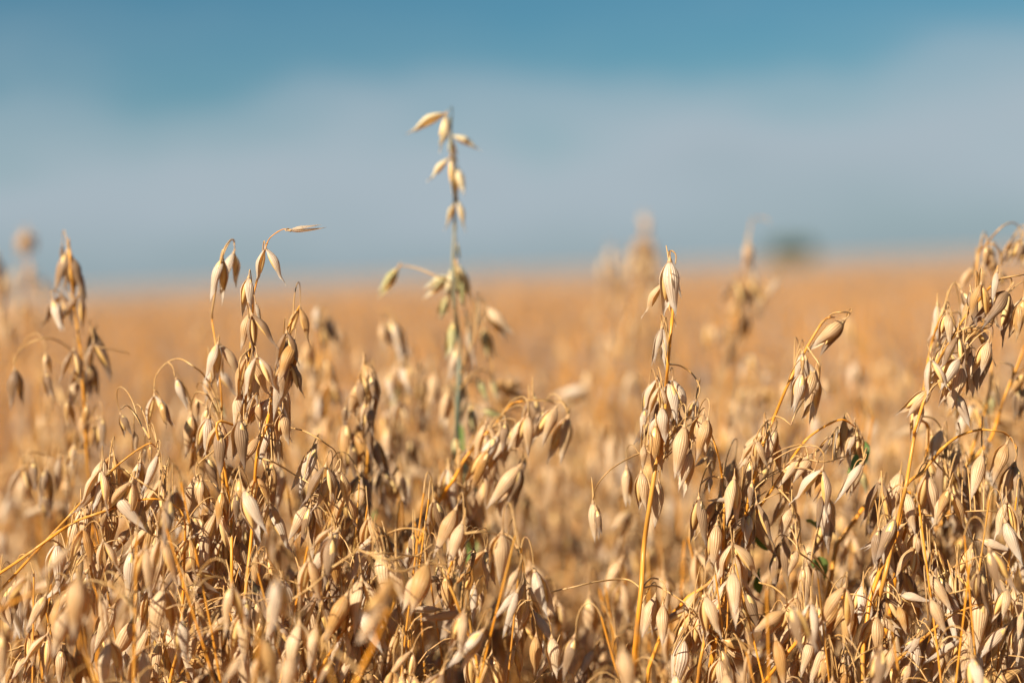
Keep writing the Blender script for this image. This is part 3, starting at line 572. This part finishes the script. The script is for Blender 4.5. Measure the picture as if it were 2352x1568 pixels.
hero('oat plant at lower left beneath the fat ribbed spikelets, with spikelets lying nearly level', .79,
     'R5 950,1750 1000,1500 1040,1350 1060,1100 1075,700 1070,620',
     '''R5 1095 930 1295 1005 fd; 1085 1012 1290 1030 cn; 1110 1025 1225 1085 cd; 1275 1080 1165 1205 fn; 1312 1180 1185 1345 fn; 1342 1220 1225 1405 fn; 1340 1110 1400 1285 cn; 1130 1090 1155 1325 on; 1095 1110 1075 1280 cn; 1130 1280 1085 1445 fn; 1025 1120 990 1240 fn .1; 1510 1200 1540 1400 cd; 1350 1330 1330 1500 fn; 880 1440 850 1568 fy .05; 1500 1420 1470 1568 fn -.08; 1400 1420 1280 1568 fn -.1
     180 1400 85 1575 fn; 275 1300 255 1545 fn; 355 1370 335 1590 cn; 200 1470 160 1600 cn; 60 1480 40 1600 fy''',
     ['R5 1020,890 1010,960 1040,1010 1085,1030', 'R5 1085,930 1050,870 1100,830', 'R5 870,1560 950,1400 1000,1310 1040,1250', 'R5 1060,650 1000,560 940,490 860,430 770,370', 'R5 740,1540 780,1460 850,1400 900,1395', 'R5 30,1390 150,1350 250,1330 380,1340'], seed=32, rbase=.0013)
hero('yellow-grained oat plant low at centre right, left of the sharp orange stalk', .85,
     'R7 350,1750 330,1550 280,1350 180,1150 150,1130',
     '''R7 135 1235 200 1425 oy; 195 1155 302 1412 cw -.03; 30 1270 60 1400 cy; 90 1290 70 1400 cy; 150 1240 120 1360 cy; 665 1440 600 1600 fn; 712 1490 700 1620 fn -.04; 560 1210 600 1380 fy .1; 430 1340 350 1430 fy .08; 610 1180 570 1360 fy .12; 540 1380 450 1540 fw; 300 1400 200 1560 sw -.03; 850 1410 990 1430 cd .03; 350 1140 300 1250 fy .12; 30 750 -20 900 cw .02; 110 925 60 1080 fn .02; 110 1040 -10 1180 sw .0; 105 1040 30 1310 sw; 380 1160 330 1240 cy .15; 450 1300 390 1400 cy .1''',
     ['R7 150,1130 145,1180 140,1220', 'R7 0,700 60,720 110,800 125,870 112,920', 'R7 820,1520 760,1400 690,1300 665,1330 665,1430'], seed=33, rbase=.0011)

hero('strongly blurred dull brown oat plant just left of the tall cream-tipped blurred one', 1.6,
     'R0 1400,1200 1405,950 1410,800 1402,640', '''R0 1402 570 1404 625 fw; 1385 600 1380 660 cn; 1420 620 1425 680 cd''', seed=40, rtop=.0007, detailed=False, col=13, colv=(680, 1000))
hero('strongly blurred dark oat plant just right of the tall cream-tipped blurred one', 1.55,
     'R0 1490,1200 1492,950 1496,760 1500,610', '''R0 1500 590 1504 660 fd; 1480 600 1476 670 cd; 1512 640 1516 700 cn''', seed=41, rtop=.0007, detailed=False, col=12, colv=(640, 950))
hero('blurred brown oat plant behind the curved orange stem, right of the tall half-green plant', 1.2,
     'R0 960,1300 955,1100 950,960 945,860', '''R0 945 840 940 920 fn; 960 850 965 930 cd''', seed=42, rtop=.0006, detailed=False, col=22, colv=(850, 1200),
     green=('R6 700,780 690,680 720,630', 'R6 520,860 510,780 540,720', 'R6 980,640 990,560 960,520'))

# ------------------------------------------------------------------ panicle generator for the crowd
def panicle(rs, lod, hgt=1.0, nspk=16):
    """stem path, branch paths and spikelet transforms of one oat plant, foot at the origin, top at height hgt"""
    ln = rs.uniform(0, 6.28); lean = rs.uniform(.0, .09)
    S = []
    for i in range(11):
        t = i / 10; S.append(Vector((math.cos(ln) * lean * t ** 3, math.sin(ln) * lean * t ** 3, hgt * t)))
    tip = S[-1]; S[-1] = tip + Vector((math.cos(ln), math.sin(ln), -.2)) * .008
    st = catmull(S, 3); B = []; K_ = []
    nw = 5; zt = hgt
    per = max(1, round(nspk / (nw + .5)))
    for wv in range(nw + 1):
        zz = hgt - .012 - wv * .038 * rs.uniform(.85, 1.15)
        i = min(range(len(st)), key=lambda q: abs(st[q].z - zz)); p = st[i]
        m = 1 if wv == 0 else per + (rs.random() < .4)
        for _ in range(m):
            a = rs.uniform(0, 6.28); rch = (.010 + .010 * wv) * rs.uniform(.5, 1.3); rise = rch * rs.uniform(.3, 1.0) + .006
            o = Vector((math.cos(a), math.sin(a), 0))
            end = p + o * rch * 1.15 + Vector((0, 0, rise - rs.uniform(.008, .03)))
            c1 = p + o * rch * .35 + Vector((0, 0, rise * 1.1)); c2 = end + Vector((0, 0, .014))
            B.append([p * (1 - t) ** 3 + c1 * 3 * t * (1 - t) ** 2 + c2 * 3 * t * t * (1 - t) + end * t ** 3 for t in [k / 7 for k in range(8)]])
            L = rs.uniform(.0200, .0270)
            dr = Vector((o.x * rs.uniform(-.15, .5), o.y * rs.uniform(-.15, .5), -1)) 
            if rs.random() < .1: dr = Vector((o.x, o.y, rs.uniform(-.8, .1)))
            K_.append((orient(end - dr.normalized() * -.095 * L, dr, L, rs.uniform(0, 6.28)), rs.choice('ccfffoosfc'), rs.randrange(NV), rs.choice('nnnnnnwydy')))
    L_ = []
    for k in range(rs.choice((1, 1, 2))):
        z0 = hgt - rs.uniform(.19, .30); a = rs.uniform(0, 6.28); o = Vector((math.cos(a), math.sin(a), 0))
        p = Vector((st[18].x * .5, st[18].y * .5, z0)); l = rs.uniform(.08, .15)
        L_.append([p, p + o * l * .25 + Vector((0, 0, l * .45)), p + o * l * .6 + Vector((0, 0, l * .5)), p + o * l + Vector((0, 0, l * rs.uniform(-.2, .3)))])
    return st, B, K_, L_

# ---- individual plants around and behind the focus
PROTO = []
def proto_plant(i, detailed):
    rs = random.Random(500 + i)
    st, B, K_, L_ = panicle(rs, 1, 1.0, rs.choice((14, 17, 20)))
    root = empty('oat_plant', (0, 0, 0))
    g = Geo(); tube(g, st, .0011, .0004, 6, nodes=(15, 22, 27)); link('stem', g.mesh('stem', [MS['stem']]), root)
    for b in B:
        g = Geo(); tube(g, b, .00036, .00022, 4); link('branch', g.mesh('branch', [MS['branch']]), root)
    for mw, kd, k, mt in K_: spikelet(root, mw, kd, k, mt, detailed)
    for l in L_:
        g = Geo(); leaf_geo(g, l, rs.uniform(.0025, .0045), ph=rs.uniform(0, 6)); link('leaf', g.mesh('leaf', [MS['leaf']]), root)
    return root
def copy_tree(o, parent=None):
    c = o.copy(); C.objects.link(c)
    if parent: c.parent = parent
    for ch in o.children: copy_tree(ch, c)
    return c
VT = [(-200, 1260), (150, 1230), (380, 1130), (480, 1040), (650, 1010), (820, 1080), (900, 1180), (1050, 1200), (1200, 1230), (1260, 1400), (1430, 1430), (1500, 1330), (1620, 1230), (1750, 1130), (1880, 1140), (1930, 1400), (2020, 1380), (2080, 1150), (2200, 1080), (2352, 1050), (2600, 1050)]
def vtop(u):
    for (a, x), (b, y) in zip(VT, VT[1:]):
        if a <= u < b: return x + (y - x) * (u - a) / (b - a)
    return 1250
CI = CM.inverted()
def project(p):
    q = CI @ p; return 1176 + q.x / -q.z * K, 784 - q.y / -q.z * K
spots = []
pr = random.Random(99)
NFILL = 300 - 36
D0, D1 = .62, 1.58
tries = 0
while len(spots) < NFILL and tries < 40000:
    tries += 1
    y = math.sqrt(pr.uniform(D0 ** 2, D1 ** 2)) if pr.random() < .5 else pr.uniform(.73, 1.0)
    x = pr.uniform(-1, 1) * (.305 * y + .015)
    if any((x - a) ** 2 + (y - b) ** 2 < .021 ** 2 for a, b, *_ in spots): continue
    u, v = project(Vector((x, y, 1.0)))
    if 1225 < u < 1465 and .735 < y < 1.40: continue
    if 1225 < u < 1465 and y <= .735 and pr.random() < .5: continue
    if y < .72 and pr.random() < (.8 if u > 1500 else .6): continue
    if y < .70: vt = pr.uniform(1400, 1540)
    elif y < .97:
        vt = vtop(u) + abs(pr.gauss(0, 90)) + (60 if y < .77 else 0)
        if vt > 1530: vt = pr.uniform(1440, 1530)
    else: vt = None
    if vt is None:
        z = ZC - .108 + pr.gauss(0, .018)
        if pr.random() < .22: z += pr.uniform(.03, .075)
    else:
        z = at(u, vt, y).z
    spots.append((x, y, z))
spots.sort(key=lambda s: s[1])
protoD = [proto_plant(i, True) for i in range(6)]
protoS = [proto_plant(i + 10, False) for i in range(8)]
usedD, usedS = set(), set()
for n, (x, y, z) in enumerate(spots):
    det = .73 < y < .86 and n % 1 == 0
    pool, used = (protoD, usedD) if det else (protoS, usedS)
    k = pr.randrange(len(pool)); o = pool[k]
    if k in used: o = copy_tree(o)
    used.add(k)
    sc = z
    o.location = (x, y, z - 1.0); o.rotation_euler = (pr.gauss(0, .03), pr.gauss(0, .03), pr.uniform(0, 6.28))
    side = 'left' if x < -.1 * y else ('right' if x > .1 * y else 'middle')
    if y < .72: lab = 'blurred pale oat plant close to the lens along the bottom edge, %s' % side
    elif y < .88: lab = 'low sharp ripe oat plant half hidden among the tallest stalks, %s of the field' % side
    elif y < 1.15: lab = 'slightly soft ripe oat plant standing just behind the sharp stalks, %s of the field' % side
    else: lab = 'blurred ripe oat plant in the crop well behind the sharp stalks, %s of the field' % side
    tag(o, lab, 'oat plant', GROUP)
for pool, used in ((protoD, usedD), (protoS, usedS)):
    for k, o in enumerate(pool):
        if k not in used:
            for c in [c for a in o.children for c in a.children] + list(o.children) + [o]: bpy.data.objects.remove(c)

# feet: shifted plants get their stems carried down into the soil
# ------------------------------------------------------------------ the rest of the crop: one uncountable mass
def flat_proto(i, lod, nspk, leafy=True, cut=.28):
    rs = random.Random(900 + i); st, B, K_, L_ = panicle(rs, 2, 1.0, nspk); g = Geo()
    st = [p for p in st if p.z > 1 - cut]
    tube(g, st[::2] + [st[-1]], .0012, .0006, 3, 1)
    for b in B: tube(g, b[::3] + [b[-1]], .0004, .0003, 3, 1)
    for mw, kd, k, mt in K_:
        A, B2, G = build_variant(kd, k, 2); m = np.array(mw)
        for X in (A, B2):
            X = np.array(X); g.grid(X @ m[:3, :3].T + m[:3, 3], 0)
    for l in L_: leaf_geo(g, l, .004, 2)
    return g.arrays()
def tile(name, protos, spots, mats):
    VV, FF, UU, MM = [], [], [], []; b = 0
    for (x, y, z, a, s, k) in spots:
        V, F, UV, MI = protos[k]; c, n_ = math.cos(a), math.sin(a)
        W = V.copy(); W[:, 2] -= 1.0; W *= s
        X = W[:, 0] * c - W[:, 1] * n_ + x; Y = W[:, 0] * n_ + W[:, 1] * c + y
        VV.append(np.stack([X, Y, W[:, 2] + z], 1)); FF.append(F + b); UU.append(UV); MM.append(MI); b += len(V)
    return link(name, mesh_from(name, np.concatenate(VV), np.concatenate(FF), np.concatenate(UU), np.concatenate(MM), mats))
fp = [flat_proto(i, 2, 14) for i in range(8)]
fr = random.Random(5); S = []
def scatter(d0, d1, dens, zs, marg=.04, sc=(0.95, 1.1)):
    n = int(.345 * (d1 * d1 - d0 * d0) * dens + marg * 2 * (d1 - d0) * dens)
    for _ in range(n):
        y = math.sqrt(fr.uniform(d0 * d0, d1 * d1)); x = fr.uniform(-1, 1) * (.33 * y + marg)
        lump = .014 * math.sin(3.1 * x + 2.3 * y) + .012 * math.sin(7.3 * x - 4.1 * y + 1)
        S.append((x, y, ZC - .118 + lump + fr.gauss(0, zs) + (fr.uniform(.02, .06) if fr.random() < .10 else 0), fr.uniform(0, 6.28), fr.uniform(*sc), fr.randrange(8)))
scatter(1.56, 4.2, 260, .028)
scatter(4.2, 13, 85, .026, sc=(1.0, 1.3))
o = tile('oat_crop', fp, S, [M['isl'], MS['stem'], MS['leaf']])
tag(o, 'out-of-focus mass of ripe golden oats filling the field up to the horizon', 'oat crop', kind='stuff')

# far canopy, a lumpy top surface of the same crop
cr_mat, t = new_mat('distant_oat_canopy')
tc = t.nodes.new('ShaderNodeTexCoord')
n1 = t.nodes.new('ShaderNodeTexNoise'); n1.inputs['Scale'].default_value = 1.3; n1.inputs['Detail'].default_value = 6; t.links.new(tc.outputs['Object'], n1.inputs['Vector'])
n2 = t.nodes.new('ShaderNodeTexNoise'); n2.inputs['Scale'].default_value = 45; n2.inputs['Detail'].default_value = 4; t.links.new(tc.outputs['Object'], n2.inputs['Vector'])
col = rgbmix(t, (0.235, 0.18, 0.138), (0.29, 0.225, 0.175), maprange(t, n1.outputs['Fac'], .35, .65))
col = rgbmix(t, col, (0.40, 0.22, 0.10), maprange(t, n2.outputs['Fac'], .5, .7, 0, .7))
finish(t, col, .8, (1, .7, .4), 0.0, n2.outputs['Fac'], 0.02)
def sheet(name, y0, y1, z, amp, n, m, spread=.5, power=2.0):
    g = Geo(); rr = np.random.RandomState(3); P = np.zeros((n, m, 3))
    for i in range(n):
        y = y0 + (y1 - y0) * (i / (n - 1)) ** power; wd = y * spread + 1
        P[i, :, 0] = np.linspace(-wd, wd, m); P[i, :, 1] = y; P[i, :, 2] = z + (rr.rand(m) - .5) * 2 * amp
    g.grid(P); return link(name, g.mesh(name, [cr_mat]))
o = sheet('oat_canopy', 11.0, 420, .950, .035, 500, 240, .45, 2.2)
tag(o, 'far golden top of the oat crop running back to the horizon', 'oat crop', kind='stuff')
o = sheet('oat_undergrowth', 3.4, 13.5, .83, .045, 220, 160, .38, 1.3); o.data.materials[0] = MS['soil']  # dark soil colour stands in for the shade between the far stems
tag(o, 'brown layer of straw and stems, shade put into its colour, beneath the far oat heads', 'oat crop', kind='stuff')

# ground
g = Geo(); n = 60
xs = np.sign(np.linspace(-1, 1, n)) * np.abs(np.linspace(-1, 1, n)) ** 3 * 2500
P = np.zeros((n, n, 3)); P[:, :, 0] = xs[None, :]; P[:, :, 1] = xs[:, None]
g.grid(P); o = link('ground', g.mesh('ground', [MS['soil']])); tag(o, kind='structure')

# ------------------------------------------------------------------ far tree
def tree(u, v, d, h, wd):
    base = at(u, v, d); base.z = 0
    root = empty('tree', base)
    tag(root, 'small blurred dark green tree on the horizon to the right', 'tree')
    g = Geo(); tube(g, catmull([(0, 0, 0), (.1, 0, h * .25), (-.1, .1, h * .5), (0, 0, h * .75)], 4), h * .05, h * .015, 10)
    rs = random.Random(3)
    for k in range(7):
        a = k * .9; tube(g, catmull([(0, 0, h * (.2 + .05 * k)), (math.cos(a) * wd * .2, math.sin(a) * wd * .2, h * (.4 + .05 * k)), (math.cos(a) * wd * .38, math.sin(a) * wd * .38, h * (.5 + .05 * k))], 4), h * .02, h * .004, 6)
    bark = simple_mat('bark', (.10, .07, .045), (.2, .15, .1), 3, .9)
    link('trunk', g.mesh('trunk', [bark]), root)
    lm, t = new_mat('dark_green_leaves')
    n_ = t.nodes.new('ShaderNodeNewGeometry')
    finish(t, rgbmix(t, (.05, .085, .035), (.11, .15, .06), n_.outputs['Random Per Island']), .6, (.8, 1, .5), .25)
    g = Geo(); blobs = [(rs.gauss(0, wd * .22), rs.gauss(0, wd * .2), h * rs.uniform(.32, .78), wd * rs.uniform(.12, .22)) for _ in range(26)]
    for _ in range(6000):
        bx, by, bz, br = rs.choice(blobs); v3 = Vector((rs.gauss(0, 1), rs.gauss(0, 1), rs.gauss(0, 1))).normalized() * br * rs.uniform(.6, 1.05)
        c = Vector((bx, by, bz)) + v3; a = Vector((rs.gauss(0, 1), rs.gauss(0, 1), rs.gauss(0, 1))).normalized(); b = a.orthogonal().normalized(); s = .16 * rs.uniform(.6, 1.3)
        g.grid([[c - a * s - b * s * .5, c - a * s + b * s * .5], [c + a * s - b * s * .5, c + a * s + b * s * .5]])
    link('crown', g.mesh('crown', [lm]), root)
tree(1812, 600, 190, 3.3, 4.0)
